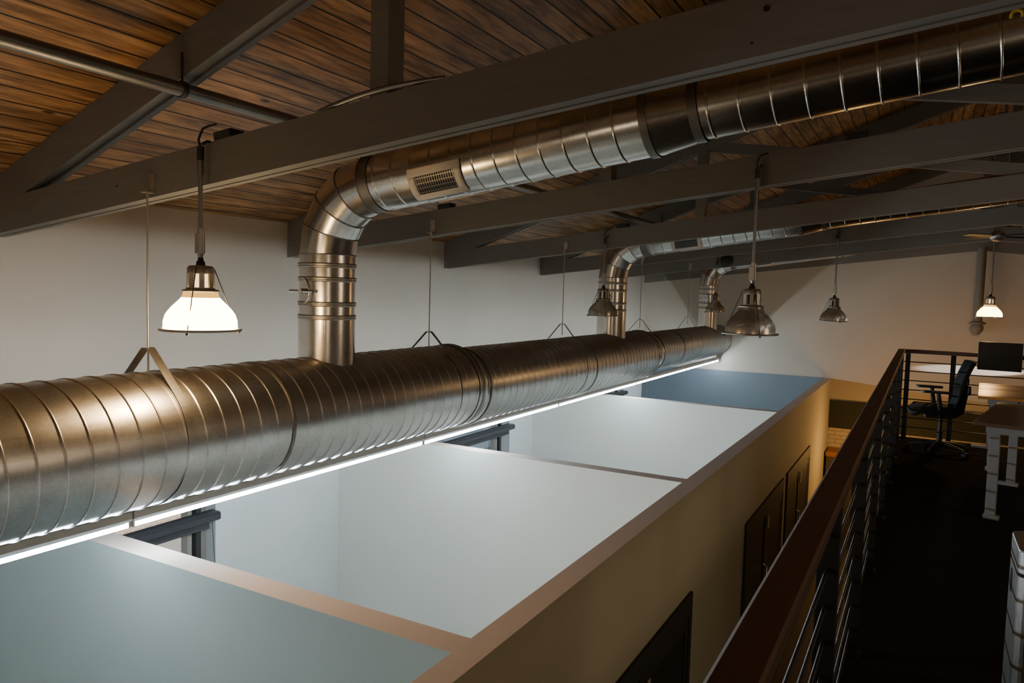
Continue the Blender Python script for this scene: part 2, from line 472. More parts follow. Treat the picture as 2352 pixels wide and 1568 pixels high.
# ------------------------------------------------------------------ roof trusses
TY = [2.43, 4.89, 7.39, 9.92, 12.3, 14.64]
TH = .112
def member(m, xa, xb, zlo, h, y, gap_mid=True):
    """a sloping three-ply timber; zlo gives the underside"""
    for k in range(3):
        y0 = y + k*.0375; y1 = y0 + (.0315 if k < 2 else .037); e = .003 if (k == 1 and gap_mid) else 0
        m.prism_y([(xa, zlo(xa)+e), (xb, zlo(xb)+e), (xb, zlo(xb)+h), (xa, zlo(xa)+h)], y0, y1)
ORD = ['nearest grey timber roof truss, crossing in front of the upper branch duct',
       'second grey timber roof truss, right behind the nearest branch duct',
       'third grey timber roof truss, in front of the second branch duct',
       'fourth grey timber roof truss, right behind the second branch duct',
       'fifth grey timber roof truss, second from the far wall',
       'farthest grey timber roof truss, flush against the far wall']
zraf = lambda x: zroof(x) - .215
def truss(y, label):
    t = thing('roof_truss', label, 'truss', (RX, y, zch(RX)), 'grey timber roof trusses')
    for xa, xb in ((W, RX), (RX, XR)):
        m = MB(); member(m, xa, xb, zch, .198, y); m.build('bottom_chord', M['timber'], t)
    for xa, xb in ((W, RX), (RX, XR)):
        m = MB()
        for k in (0, 2):
            y0 = y + .002 + k*.0365
            m.prism_y([(xa, zraf(xa)), (xb, zraf(xb)), (xb, zraf(xb)+.213), (xa, zraf(xa)+.213)], y0, y0+.0345)
        m.prism_y([(xa, zraf(xa)+.012), (xb, zraf(xb)+.012), (xb, zraf(xb)+.213), (xa, zraf(xa)+.213)], y+.037, y+.0745)
        m.build('rafter', M['timber'], t)
    for xc in (-2.007, RX, 2*RX+2.007):
        m = MB(); h = .046
        m.prism_y([(xc-h, zch(xc)+.19), (xc+h, zch(xc)+.19), (xc+h, zraf(xc)+.02), (xc-h, zraf(xc)+.02)], y+.004, y+TH-.004)
        m.build('post', M['timber'], t)
    for sgn in (-1, 1):
        X = lambda x: RX + sgn*(x - RX)*-1
        a, b = X(-1.96), X(RX-.06)
        za, zb = 1.43, 1.05
        if a > b: a, b, za, zb = b, a, zb, za
        m = MB(); m.prism_y([(a, za), (b, zb), (b, zb+.10), (a, za+.10)], y+.03, y+.08); m.build('brace', M['timber'], t)
for y, l in zip(TY, ORD): truss(y, l)
tr1 = bpy.data.objects['roof_truss']
for x, dz, r in ((-.48, .14, .010), (-.52, .045, .004), (-3.75, .10, .006)):
    m = MB(); z = zch(x) + dz; m.tube([(x, TY[0]-.003, z), (x, TY[0]+.002, z)], r, 12); m.build('bolt', M['dark'], tr1)

# ------------------------------------------------------------------ main spiral duct
AX = -3.46
SEC = [(-3.9, 5.16, -.803, .341), (5.30, 9.86, -.826, .329), (10.18, 14.33, -.815, .281)]
def spiral(m, y0, y1, z, r, pitch=.117, seg=64, ax=AX):
    prof = [(0, 0), (.0025, .0038), (.005, .005), (.0075, .0038), (.010, 0), (.0125, 0), (.1145, 0)]
    n0 = int(y0/pitch)-2; n1 = int(y1/pitch)+2; P = []; rows = 0
    for i in range(n0, n1+1):
        for dy, dr in prof:
            for k in range(seg+1):
                a = 2*PI*k/seg
                yy = i*pitch + dy + pitch*k/seg
                yy = min(max(yy, y0), y1)
                P.append((ax + (r+dr)*math.sin(a), yy, z + (r+dr)*math.cos(a)))
            rows += 1
    s1 = seg+1
    F = [(i*s1+k, i*s1+k+1, (i+1)*s1+k+1, (i+1)*s1+k) for i in range(rows-1) for k in range(seg)]
    def ok(f): return len({round(P[j][1], 5) for j in f}) > 1
    m.add(P, [f for f in F if ok(f)], True)
duct = thing('main_duct', 'large spiral galvanised duct running the length of the room above the offices', 'duct', (AX, 5, -.82))
for y0, y1, z, r in SEC:
    m = MB(); spiral(m, y0, y1, z, r); m.build('duct_section', M['galv'], duct)
for (a, b) in ((0, 1), (1, 2)):
    ya, yb = SEC[a][1], SEC[b][0]; za, zb = SEC[a][2], SEC[b][2]; ra, rb = SEC[a][3], SEC[b][3]
    m = MB(); seg = 64; P = []
    prof = [(-.05, ra+.004, za), (-.045, ra+.009, za), (0, ra+.009, za), (.003, ra+.003, za), (yb-ya-.003, rb+.003, zb), (yb-ya, rb+.009, zb), (yb-ya+.04, rb+.009, zb), (yb-ya+.045, rb+.003, zb)]
    for dy, r, z in prof:
        for k in range(seg): P.append((AX + r*math.sin(2*PI*k/seg), ya+dy, z + r*math.cos(2*PI*k/seg)))
    F = [(i*seg+k, i*seg+(k+1) % seg, (i+1)*seg+(k+1) % seg, (i+1)*seg+k) for i in range(len(prof)-1) for k in range(seg)]
    m.add(P, F, True); rd = m.build('reducer', M['galv'], duct)
    m = MB()
    m.lathe([(ra+.010, -.012), (ra+.0125, -.008), (ra+.0125, .004), (ra+.010, .008)], (AX, ya, za), 64, 'y'); m.build('seam_band', M['band'], rd)
    m = MB()
    m.lathe([(rb+.010, -.008), (rb+.0125, -.004), (rb+.0125, .010), (rb+.010, .014)], (AX, yb, zb), 64, 'y'); m.build('seam_band', M['band'], rd)
for y, s in ((3.08, 0), (7.62, 1), (11.2, 2)):
    m = MB(); z, r = SEC[s][2], SEC[s][3]
    m.lathe([(r+.001, -.0105), (r+.0065, -.010), (r+.0065, .010), (r+.001, .0105)], (AX, y, z), 96, 'y', smooth=False); m.build('coupling', M['band'], duct)
m = MB(); z, r = SEC[2][2], SEC[2][3]
m.lathe([(r+.006, -.03), (r+.006, .0), (r-.01, .006), (0.001, .006)], (AX, 14.33, z), 64, 'y'); m.build('end_cap', M['galv'], duct)

# hangers of the main duct
HL = ['nearest duct hanger, wide pale strap beside the glowing lamp',
      'second duct hanger, thin rod and strap right of the nearest duct riser',
      'third duct hanger, hanging left of the unlit lamp at the second riser',
      'fourth duct hanger, just right of the second duct riser',
      'farthest duct hanger, just left of the farthest duct riser']
for k in range(5):
    y = TY[k] - .028
    _, _, z, r = SEC[0 if k < 2 else 1 if k < 3 else 1] if k < 4 else SEC[2]
    if k == 3: z, r = -.822, .325
    t = thing('duct_hanger', HL[k], 'hanger', (AX, y, -.345), 'hangers of the main duct')
    zb = zch(AX)
    m = MB(); m.box(AX-.022, AX+.022, y+.022, y+.028, zb+.025, zb+.12); m.box(AX-.022, AX+.022, y-.025, y+.028, zb+.018, zb+.025)
    m.build('bracket', M['strap'], t)
    m = MB(); m.tube([(AX, y, zb+.04), (AX, y, -.46)], .0048, 8); m.tube([(AX, y, zb+.003), (AX, y, zb+.018)], .011, 6, smooth=False)
    m.build('rod', M['rod'], t)
    wd = .024 if k == 0 else .016
    # tangent straps
    px, pz = 0, -.345 - z
    al = math.acos(min(1, (r+.004)/pz))            # angle from vertical to the touching point
    for s in (-1, 1):
        m = MB(); pts = [(s*.004, -.335), (s*.022, -.338)]
        for a in [al + .02 + i*(PI-al-.02)/47 for i in range(48)]:
            pts.append((s*(r+.0045)*math.sin(a), z + (r+.0045)*math.cos(a)))
        P = []
        for dx, zz in pts: P += [(AX+dx, y-wd, zz), (AX+dx, y+wd, zz)]
        F = [(2*i, 2*i+1, 2*i+3, 2*i+2) for i in range(len(pts)-1)]
        m.add(P, F, False); o = m.build('strap', M['galv'], t)
        sd = o.modifiers.new('thick', 'SOLIDIFY'); sd.thickness = .0016; sd.offset = 0
    m = MB(); m.tube([(AX, y, -.350), (AX, y, -.335)], .010, 6, smooth=False); m.build('nut', M['rod'], t)

# ------------------------------------------------------------------ branch ducts (riser, damper, elbow, run along the trusses)
SLP = .131
def sweep(m, path, rad, seg=40):
    """path: list of (x,z,angle) with axis in the xz plane, ring normal along angle"""
    P = []
    for (x, z, a), r in zip(path, rad):
        dx, dz = math.cos(a), math.sin(a)          # travel direction
        for k in range(seg):
            b = 2*PI*k/seg
            P.append((x - dz*r*math.cos(b), YY + r*math.sin(b), z + dx*r*math.cos(b)))
    F = [(i*seg+k, i*seg+(k+1) % seg, (i+1)*seg+(k+1) % seg, (i+1)*seg+k) for i in range(len(path)-1) for k in range(seg)]
    m.add(P, F, True)
def branch(y, label, r1, r2, zbase):
    global YY; YY = y
    t = thing('branch_duct', label, 'duct', (AX, y, zbase), 'branch ducts rising from the main duct')
    zs = .205; R = .45; ae = math.atan(SLP)
    m = MB(); sweep(m, [(AX, zbase, PI/2), (AX, -.20, PI/2)], [r1+.004]*2)
    m.tube([(AX+.115, y-.142, zbase+.02), (AX+.115, y-.142, -.2)], .003, 6)
    m.build('riser', M['galvz'], t)
    m = MB(); sweep(m, [(AX, -.20, PI/2), (AX, zs, PI/2)], [r1]*2); dm = m.build('damper_section', M['galvz'], t)
    for zb in (-.20, -.115, .045, .135):
        m = MB(); pr = [(r1+.003, -.016), (r1+.010, -.010), (r1+.007, -.003), (r1+.007, .004), (r1+.011, .010), (r1+.003, .016)]
        m.lathe(pr, (AX, y, zb), 40); m.build('damper_band', M['band2'], dm)
    # quadrant handle on the camera side
    hx, hy = AX - .02, y - r1
    m = MB(); m.tube([(hx-.10, hy-.035, -.035), (hx+.10, hy-.035, -.035)], .010, 8)
    m.tube([(hx, hy+.02, -.035), (hx, hy-.05, -.035)], .018, 10)
    arc = [(hx + .065*math.cos(a), hy-.030, -.035 + .085*math.sin(a)) for a in [-1.25 + 2.5*i/12 for i in range(13)]]
    m.tube(arc, .008, 8); m.build('damper_handle', M['chrome'], dm)
    # gored elbow: straight pieces with mitred seams
    ng = 4; tot = PI/2 - ae; path = []; cx = AX + R
    for g in range(ng+1):
        f = g/ng; a = PI - tot*f
        path.append((cx + R*math.cos(a), zs + R*math.sin(a), a - PI/2))
    m = MB(); pts = [path[0]] + [((p[0]+q[0])/2, (p[1]+q[1])/2, 0) for p, q in zip(path, path[1:])]
    # mitre joints lie at the gore ends
    rr_ = [r1] + [r1*1.02]*(ng-1) + [r1]
    for g in range(ng): sweep(m, path[g:g+2], rr_[g:g+2])
    el = m.build('elbow', M['galvz'], t)
    el.data.polygons.foreach_set('use_smooth', [True]*len(el.data.polygons))
    for p in path:
        m = MB(); dx, dz = math.cos(p[2]), math.sin(p[2])
        sweep(m, [(p[0]-dx*.004, p[1]-dz*.004, p[2]), (p[0]-dx*.003, p[1]-dz*.003, p[2]), (p[0]+dx*.003, p[1]+dz*.003, p[2]), (p[0]+dx*.004, p[1]+dz*.004, p[2])], [r1*1.02, r1*1.02+.005, r1*1.02+.005, r1*1.02])
        m.build('elbow_seam', M['band'], el)
    ex, ez = path[-1][0], path[-1][1]
    zl = lambda x: ez + SLP*(x - ex)
    # collar, ribbed run, reducer, thinner ribbed run
    def run(name, x0, x1, ra, rb, ribs, pitch, mat, par=t):
        st = [(x0, ra)]
        if ribs:
            x = x0 + .06
            while x < x1 - .03:
                for d, e in ((-.008, 0), (-.005, 0), (-.0025, .0038), (0, .005), (.0025, .0038), (.005, 0), (.008, 0)): st.append((x+d, ra+e))
                x += pitch
        st.append((x1, rb))
        m = MB(); sweep(m, [(x, zl(x), ae) for x, _ in st], [r for _, r in st]); return m.build(name, mat, par)
    run('collar', ex, ex+.075, r1+.004, r1+.004, False, 0, M['band'])
    run('duct_run', ex+.06, -1.26, r1, r1, True, .139, M['galvx'])
    rd = run('reducer', -1.265, -1.03, r1+.006, r2+.006, False, 0, M['galvx'])
    run('seam_band', -1.285, -1.245, r1+.010, r1+.010, False, 0, M['band'], rd)
    run('seam_band', -1.05, -1.005, r2+.010, r2+.010, False, 0, M['band'], rd)
    o = run('duct_run', -1.02, 1.7, r2, r2, True, .145, M['galvx'])
    # register on the camera side, curved with the duct
    def patch(x0, x1, a0, a1, rr, n=8):
        P = []
        for i in range(n+1):
            a = a0 + (a1-a0)*i/n
            for x in (x0, x1): P.append((x, y - rr*math.cos(a), zl(x) + rr*math.sin(a)))
        return P, [(2*i, 2*i+1, 2*i+3, 2*i+2) for i in range(n)]
    for idx, (a0, a1) in enumerate(((-1.22, -.08), (-2.95, -1.88))):
        x0, x1 = (-2.68, -2.32) if idx == 0 else (-2.62, -2.22)
        rg = None
        m = MB(); rr = r1+.012; b = .045; da = b/r1
        for q in ((x0, x1, a1-da, a1), (x0, x1, a0, a0+da), (x0, x0+b, a0+da, a1-da), (x1-b, x1, a0+da, a1-da)):
            P, F = patch(*q, rr); m.add(P, F, True)
        rg = m.build('air_register', M['vent'], t)
        sd = rg.modifiers.new('thick', 'SOLIDIFY'); sd.thickness = .012; sd.offset = -1
        m = MB(); P, F = patch(x0+b-.002, x1-b+.002, a0+da-.01, a1-da+.01, r1+.0075); m.add(P, F, True); m.build('register_opening', M['void'], rg)
        m = MB(); nb = 17
        for i in range(nb):
            xx = x0+b + (x1-x0-2*b)*(i+.5)/nb
            P, F = patch(xx-.0022, xx+.0022, a0+da, a1-da, r1+.009); m.add(P, F, True)
        for i in range(4):
            aa = a0+da + (a1-a0-2*da)*(i+.5)/4
            P, F = patch(x0+b, x1-b, aa-.016, aa+.016, r1+.0105, 2); m.add(P, F, True)
        m.build('grille', M['grille'], rg)
    return t, zl
BR = [('nearest branch duct, big riser with silver elbow and rib run crossing upper right', 3.70, .180, .150, -.53),
      ('middle branch duct, rising from the long duct behind the third roof truss', 8.81, .178, .150, -.57),
      ('farthest branch duct, small riser at the far end of the long duct', 13.55, .168, .140, -.605)]
for i, (l, y, r1, r2, zb) in enumerate(BR):
    t, zl = branch(y, l, r1, r2, zb)
    if i == 0:
        m = MB(); YY = y
        m.lathe([(.013, 0), (.013, .003), (.026, .003), (.026, 0)], (0, 0, 0), 24, 'y')
        c = Vector((.25, y - (.1515)*math.cos(.30), zl(.25) + .1515*math.sin(.30)))
        m.v = [tuple(c + Vector((p[0], -p[1] - p[2]*math.sin(.30), p[2]*math.cos(.30)))) for p in m.v]
        m.build('ring_sticker', M['yellow'], t)

# ------------------------------------------------------------------ pendant lamps
def lamp(loc, label, lit=None):
    t = thing('pendant_lamp', label, 'lamp', loc, 'industrial pendant lamps')
    c = Vector(loc)
    m = MB()
    m.lathe([(.153, .004), (.151, .040), (.143, .066), (.131, .084), (.116, .102), (.099, .119), (.084, .134), (.079, .141)], c, 144, wob=.0016, lobes=72)
    m.build('lamp_shade', M['glow'] if lit else M['shade'], t)
    m = MB(); m.lathe([(.079, .141), (.075, .150), (.072, .158), (.071, .168)], c, 144, wob=.0016, lobes=72); m.build('shade_neck', M['glowtop'] if lit else M['shade'], t)
    m = MB(); m.lathe([(.150, .004), (.172, .004), (.174, -.001), (.172, -.006), (.150, -.006), (.150, .004)], c, 48); m.build('rim', M['alu'], t)
    m = MB()
    m.lathe([(.060, .166), (.078, .166), (.078, .174), (.058, .180), (.058, .186)], c, 32)
    m.lathe([(.057, .246), (.056, .270), (.048, .281), (.016, .284)], c, 32)
    for k in range(8):
        a = 2*PI*k/8 + .2
        r_ = Vector((math.cos(a), math.sin(a), 0)); tt = Vector((-math.sin(a), math.cos(a), 0))
        m.obox(c + r_*.0545 + V(0,0,.216), r_, tt, V(0,0,1), .0035, .011, .034)
    m.build('socket_housing', M['alu'], t)
    m = MB(); m.lathe([(.030, .168), (.030, .25), (.002, .255)], c, 20); m.build('lamp_core', M['glowin'] if lit else M['alu'], t)
    m = MB(); m.lathe([(.020, .284), (.018, .300), (.012, .305), (.012, .318)], c, 16); m.build('neck', M['dark'], t)
    m = MB()
    m.prism_z([(c.x-.021, c.y-.016), (c.x+.012, c.y-.016), (c.x+.012, c.y+.016), (c.x-.021, c.y+.016)], c.z+.335, c.z+.425)
    m.lathe([(.010, .316), (.014, .330), (.015, .335)], c, 16); m.tube([c+V(0,0,.42), c+V(0,0,.447)], .014, 12)
    m.tube([c+V(.007,0,.335), c+V(.007,0,.44)], .014, 12)
    m.build('conduit_body', M['alu'], t, bevel=.003)
    top = zch(c.x) + .085
    m = MB(); m.tube([c+V(0,0,.445), V(c.x, c.y, top-.09)], .0098, 12); m.tube([V(c.x, c.y, top-.10), V(c.x, c.y, top-.04)], .0142, 12)
    m.build('stem', M['stem'], t)
    m = MB(); m.tube([V(c.x, c.y, top-.04), V(c.x, c.y, top+.02)], .016, 10)
    m.tube([V(c.x, c.y, top+.015), V(c.x-.006, c.y-.006, top+.05), V(c.x, c.y, top+.075), V(c.x+.008, c.y+.006, top+.098), V(c.x+.025, c.y+.02, top+.11), V(c.x+.05, c.y+.045, top+.122)], .0055, 8)
    m.tube([V(c.x+.012, c.y, top+.03), V(c.x+.02, c.y+.02, top+.045), V(c.x+.02, c.y+.034, top+.045)], .007, 8)
    m.build('hook', M['dark'], t)
    for k in range(3):
        a = 2*PI*k/3 + {0: -1.0}.get(0)
        d = Vector((math.cos(a), math.sin(a), 0))
        m = MB(); m.tube([c + d*.052 + V(0,0,.275), c + d*.060 + V(0,0,.262), c + d*.162 + V(0,0,-.006), c + d*.163 + V(0,0,-.020)], .0024, 6)
        m.tube([c + d*.163 + V(0,0,-.016), c + d*.163 + V(0,0,-.008)], .0065, 6, smooth=False)
        m.build('guard_wire', M['dark'], t)
    return t
l1 = lamp((-3.036, 2.385, -.222), 'glowing pendant lamp nearest the camera, left of the first duct riser', True)
LROW = [((-.963, 4.845, -.226), 'large unlit pendant lamp in front of the white far wall, right of centre'),
        ((-2.985, 7.345, -.227), 'unlit pendant lamp hanging in front of the middle duct riser'),
        ((-.978, 9.875, -.255), 'unlit pendant lamp alone on the far wall, right of the large unlit one'),
        ((-3.008, 12.255, -.245), 'smallest unlit pendant lamp, in front of the farthest duct riser')]
for p, l in LROW: lamp(p, l)
l2 = lamp((.785, 12.255, -.175), 'glowing pendant lamp above the loft at the right side', True)
l1.scale = (1.08,)*3
for ch in l2.children:
    if ch.name.startswith('lamp_shade'): ch.data.materials[0] = M['glow2']

# junction boxes on top of the chords, beside the lamps
JB = [(-2.98, 0, 'black junction box on the nearest truss above the glowing lamp'),
      (-.45, 1, 'grey junction box on the second truss right of the large unlit lamp stem'),
      (-3.40, 1, 'dark junction box on the second truss below the silver register'),
      (-2.86, 2, 'grey junction box on the third truss beside the middle lamp stem')]
for x, k, l in JB:
    y = TY[k]; z = zch(x) + .198; s = .1095; u = Vector((1, 0, s)).normalized(); w_ = Vector((-s, 0, 1)).normalized()
    t = thing('junction_box', l, 'box', (x, y+.05, z), 'junction boxes on the trusses')
    m = MB(); m.obox(Vector((x+.035, y+.045, z+.026)), u, V(0,1,0), w_, .06, .042, .020); m.build('box_body', M['dark'], t, bevel=.004)
    m = MB(); m.obox(Vector((x+.035, y+.0005, z+.026)), u, V(0,1,0), w_, .054, .0025, .0165); m.build('cover', M['slab'], t)

# flexible conduit lying on the nearest truss by its post
y = TY[0] + .03
pts = [(-2.36 + .03*i, y - .0, zch(-2.36+.03*i) + .209 + .008*math.sin(PI*i/22)) for i in range(23)]
m = MB(); m.tube([(px, y - .040*math.sin(PI*i/22), pz) for i, (px, _, pz) in enumerate(pts)], .011, 10)
tag(m.build('flexible_conduit', M['stem'], loc=(-2.0, y, .8)), 'bent grey conduit on the nearest truss around its post', 'conduit')

# long pipes under the roof
px, pz, pr = -3.20, .930, .034
t = thing('roof_pipe', 'long grey steel pipe under the ceiling at upper left', 'pipe', (px, 5, pz))
m = MB(); m.tube([(px, YB+.02, pz), (px, D-.02, pz)], pr, 20); m.build('pipe', M['stem'], t)
for ty in TY[:5]:
    m = MB(); m.tube([(px, ty-.02, pz), (px, ty-.02, pz+.055), (px, ty-.02, zraf(px)+.10)], .006, 6)
    m.lathe([(pr+.002, -.014), (pr+.007, -.012), (pr+.007, .012), (pr+.002, .014)], (px, ty-.02, pz), 20, 'y'); m.build('pipe_clamp', M['dark'], t)
# round dark fixture on a far beam
x, y = -2.86, TY[4]
t = thing('alarm_bell', 'small round black fixture on the far beam above the farthest riser', 'bell', (x, y, .60))
m = MB(); m.lathe([(.001, -.062), (.05, -.060), (.085, -.045), (.098, -.02), (.098, -.004), (.06, .0)], (x, y, .585), 28, 'y'); m.build('gong', M['dark'], t)
m = MB(); m.box(x-.05, x+.05, y-.004, y, .53, .64); m.build('base_plate', M['dark'], t)

# ------------------------------------------------------------------ row of tube lights under the main duct
LX, LZ = -3.50, -1.248
LEDL = ['glowing white tube light under the duct, nearest, cut by the left frame edge',
        'glowing white tube light under the duct, second, passing the nearest partition top',
        'glowing white tube light under the duct, third, reaching above the middle partition',
        'glowing white tube light under the duct, fourth, above the room with the middle window',
        'glowing white tube light under the duct, fifth, crossing before the third partition',
        'glowing white tube light under the duct, last, ending near the far wall']
ends = [-.18, 2.33, 4.86, 7.40, 9.93, 12.38, 14.70]
for i in range(6):
    a, b = ends[i], ends[i+1]; y0 = a
    Ln = b - a - .012
    t = thing('tube_light', LEDL[i], 'light', (LX, a, LZ), 'tube lights under the main duct')
    m = MB(); m.prism_y([(LX-.020, LZ+.024), (LX+.020, LZ+.024), (LX+.027, LZ+.038), (LX+.022, LZ+.072), (LX-.022, LZ+.072), (LX-.027, LZ+.038)], a, a+Ln); m.build('housing', M['house'], t)
    m = MB(); m.tube([(LX, a+.012, LZ), (LX, a+Ln-.012, LZ)], .0115, 14); m.build('tube', M['led'], t)
    m = MB()
    for yy in (a+.0, a+Ln-.012): m.box(LX-.013, LX+.013, yy, yy+.010, LZ-.010, LZ+.025)
    m.build('end_socket', M['house'], t)
    zb = [SEC[0], SEC[0], SEC[1], SEC[1], SEC[2], SEC[2]][i]
    for yy in (a+.35, a+Ln-.35):
        for dx in (-.02, .02):
            m = MB(); m.tube([(LX+dx, yy, LZ+.070), (LX+dx, yy, zb[2]-zb[3]+.002)], .003, 6); m.build('hanger_wire', M['rod'], t)
# ------------------------------------------------------------------ loft railing
HR = -.566
t = thing('loft_railing', 'black steel loft railing with dark wooden handrail', 'railing', (-.22, 10.1, LOFT))
m = MB(); m.prism_y([(-.258, HR-.045), (-.183, HR-.045), (-.178, HR-.006), (-.184, HR), (-.250, HR), (-.2575, HR-.006)], YB+.05, 10.13); m.build('handrail', M['handrail'], t)
m = MB(); m.box(-.183, XR-.02, 10.06, 10.135, HR-.045, HR); m.build('handrail', M['handrail'], t, bevel=.004)
for yy in (-3.8, -2.55, -1.3, -.05, 1.2, 2.45, 3.70, 4.95, 6.2, 7.45, 8.7, 9.85):
    m = MB(); m.box(-.247, -.187, yy-.03, yy+.03, LOFT, HR-.045); m.box(-.262, -.172, yy-.05, yy+.05, LOFT, LOFT+.008)
    m.build('post', M['steel'], t)
for xx in [-.145] + [.325 + .94*i for i in range(0, 7)]:
    m = MB(); m.box(xx-.026, xx+.026, 10.078, 10.118, LOFT, HR-.045); m.build('post', M['steel'], t)
for i in range(8):
    z = -.715 - .1125*i
    m = MB(); m.tube([(-.218, YB+.05, z), (-.218, 10.11, z)], .0065, 8); m.build('rod', M['bar'], t)
    m = MB(); m.tube([(-.225, 10.098, z), (XR-.02, 10.098, z)], .0065, 8); m.build('rod', M['bar'], t)

# ------------------------------------------------------------------ loft furniture
def rot(p, c, a):
    x, y = p[0]-c[0], p[1]-c[1]; ca, sa = math.cos(a), math.sin(a)
    return (c[0]+x*ca-y*sa, c[1]+x*sa+y*ca)
def desk(corner, a, w, l, ztop, label, top):
    t = thing('desk', label, 'desk', (corner[0], corner[1], LOFT), 'standing desks on the loft', a)
    x, y, z = corner[0], corner[1], ztop
    m = MB(); m.box(x, x+w, y, y+l, z-.028, z); m.build('desk_top', top, t, bevel=.003)
    m = MB()
    for yy in (y+.03, y+l-.11): m.box(x+.085, x+.33, yy, yy+.08, z-.08, z-.029)
    m.box(x+.33, x+w-.06, y+.05, y+.09, z-.06, z-.029)
    m.box(x+w/2-.03, x+w/2+.03, y+.11, y+l-.11, z-.075, z-.03); m.build('top_frame', M['leg'], t)
    for yy in (y+.03, y+l-.11):
        m = MB(); xc = x + .145
        m.box(xc-.034, xc+.034, yy+.012, yy+.072, LOFT+.03, z-.07); lg = m.build('leg', M['leg'], t, bevel=.003)
        m = MB(); m.box(xc-(.045 if yy < y+.1 else .18), xc+.06, yy+.005, yy+.075, LOFT, LOFT+.03); m.build('foot', M['leg'], lg, bevel=.005)
    return t
desk((.366, 6.63), -.18, .76, 1.50, -.895, 'dark standing desk with pale grey legs, nearer of the two desks', M['desk'])
d2 = desk((.50, 8.56), -.06, .80, 1.44, -.90, 'standing desk lit orange under the glowing lamp by the railing', M['desklight'])

t = thing('monitor', 'black computer monitor above the orange-lit desk', 'monitor', (.80, 9.35, -.9), rz=-.14)
m = MB(); m.box(.535, .925, 9.18, 9.215, -.69, -.395); m.build('screen_case', M['plastic'], t, bevel=.004)
m = MB(); m.box(.543, .917, 9.176, 9.1795, -.68, -.405); m.build('screen', M['screen'], t)
m = MB(); m.tube([(.85, 9.22, -.55), (.85, 9.30, -.55), (1.10, 9.36, -.56), (1.22, 9.38, -.57)], .016, 10); m.tube([(1.22, 9.38, -.55), (1.22, 9.38, -.885)], .018, 12)
m.box(1.17, 1.27, 9.33, 9.43, -.899, -.885); m.build('monitor_arm', M['plastic'], t)

# office chair, turned towards the railing (-x)
cx, cy = .215, 9.30
t = thing('office_chair', 'black mesh office chair on castors beside the railing corner', 'chair', (cx, cy, LOFT), rz=.10)
def rounded(cx, cy, hx, hy, r, n=6):
    P = []
    for qx, qy, a0 in ((1,1,0), (-1,1,PI/2), (-1,-1,PI), (1,-1,3*PI/2)):
        for i in range(n+1):
            a = a0 + PI/2*i/n
            P.append((cx + qx*(hx-r) + r*math.cos(a), cy + qy*(hy-r) + r*math.sin(a)))
    return P
m = MB(); s0 = -1.19
for (dz0, k) in ((0, 0),):
    rings = [(rounded(cx-.07, cy, .235, .23, .09), s0), (rounded(cx-.07, cy, .25, .245, .10), s0+.02), (rounded(cx-.07, cy, .25, .245, .10), s0+.055), (rounded(cx-.07, cy, .225, .22, .09), s0+.075)]
    n = len(rings[0][0]); P = []
    for poly, z in rings:
        for (x, y) in poly:
            dip = -.03 if x < cx-.25 else 0
            P.append((x, y, z + dip))
    F = [(i*n+k, i*n+(k+1) % n, (i+1)*n+(k+1) % n, (i+1)*n+k) for i in range(3) for k in range(n)] + [tuple(range(n-1, -1, -1)), tuple(range(3*n, 4*n))]
    m.add(P, F, True)
m.build('seat', M['mesh'], t)
# backrest: curved slab
m = MB(); prof = [(.15, -1.12), (.185, -1.03), (.195, -.93), (.20, -.85), (.235, -.74), (.285, -.615)]
P = []; nseg = 8
for th in (-.016, .016):
    for bx, bz in prof:
        for k in range(nseg+1):
            u = -1 + 2*k/nseg
            hw = .225 if bz > -1.0 else .19
            P.append((cx + bx + th - .05*u*u*1.0, cy + u*hw, bz))
n1 = nseg+1; L = len(prof)
F = []
for i in range(L-1):
    for k in range(nseg):
        a = i*n1+k; F.append((a, a+1, a+n1+1, a+n1)); b = L*n1 + a; F.append((b, b+n1, b+n1+1, b+1))
for i in range(L-1):
    for k in (0, nseg):
        a = i*n1+k; b = L*n1+a; F.append((a, a+n1, b+n1, b) if k == 0 else (a, b, b+n1, a+n1))
for i in (0, L-1):
    for k in range(nseg):
        a = i*n1+k; b = L*n1+a; F.append((a, b, b+1, a+1) if i == 0 else (a, a+1, b+1, b))
m.add(P, F, True); bk = m.build('backrest', M['mesh'], t)
m = MB(); m.obox((cx+.225, cy, -.92), (1,0,0), (0,1,0), (0,0,1), .02, .17, .05); m.build('lumbar_pad', M['plastic'], bk, bevel=.015)
m = MB(); m.tube([(cx+.0, cy, -1.22), (cx+.13, cy, -1.22), (cx+.19, cy, -1.18), (cx+.215, cy, -1.0), (cx+.222, cy, -.80)], .026, 10); m.build('back_support', M['plastic'], t)
for s in (-1, 1):
    m = MB(); yy = cy + s*.285
    m.tube([(cx-.03, cy+s*.16, -1.205), (cx-.03, yy, -1.20), (cx-.045, yy, -1.12), (cx-.07, yy, -.955)], [.022, .024, .024, .020], 10); ar = m.build('armrest', M['plastic'], t)
    m = MB(); m.prism_z(rounded(cx-.095, yy, .135, .045, .04), -.955, -.930); m.build('arm_pad', M['plastic'], ar, bevel=.006)
m = MB(); m.obox((cx-.03, cy, -1.222), (1,0,0), (0,1,0), (0,0,1), .13, .10, .025); m.build('mechanism', M['plastic'], t, bevel=.01)
m = MB(); m.tube([(cx, cy, -1.24), (cx, cy, -1.38)], .018, 12); m.tube([(cx, cy, -1.38), (cx, cy, -1.53)], .027, 12); m.build('gas_column', M['plastic'], t)
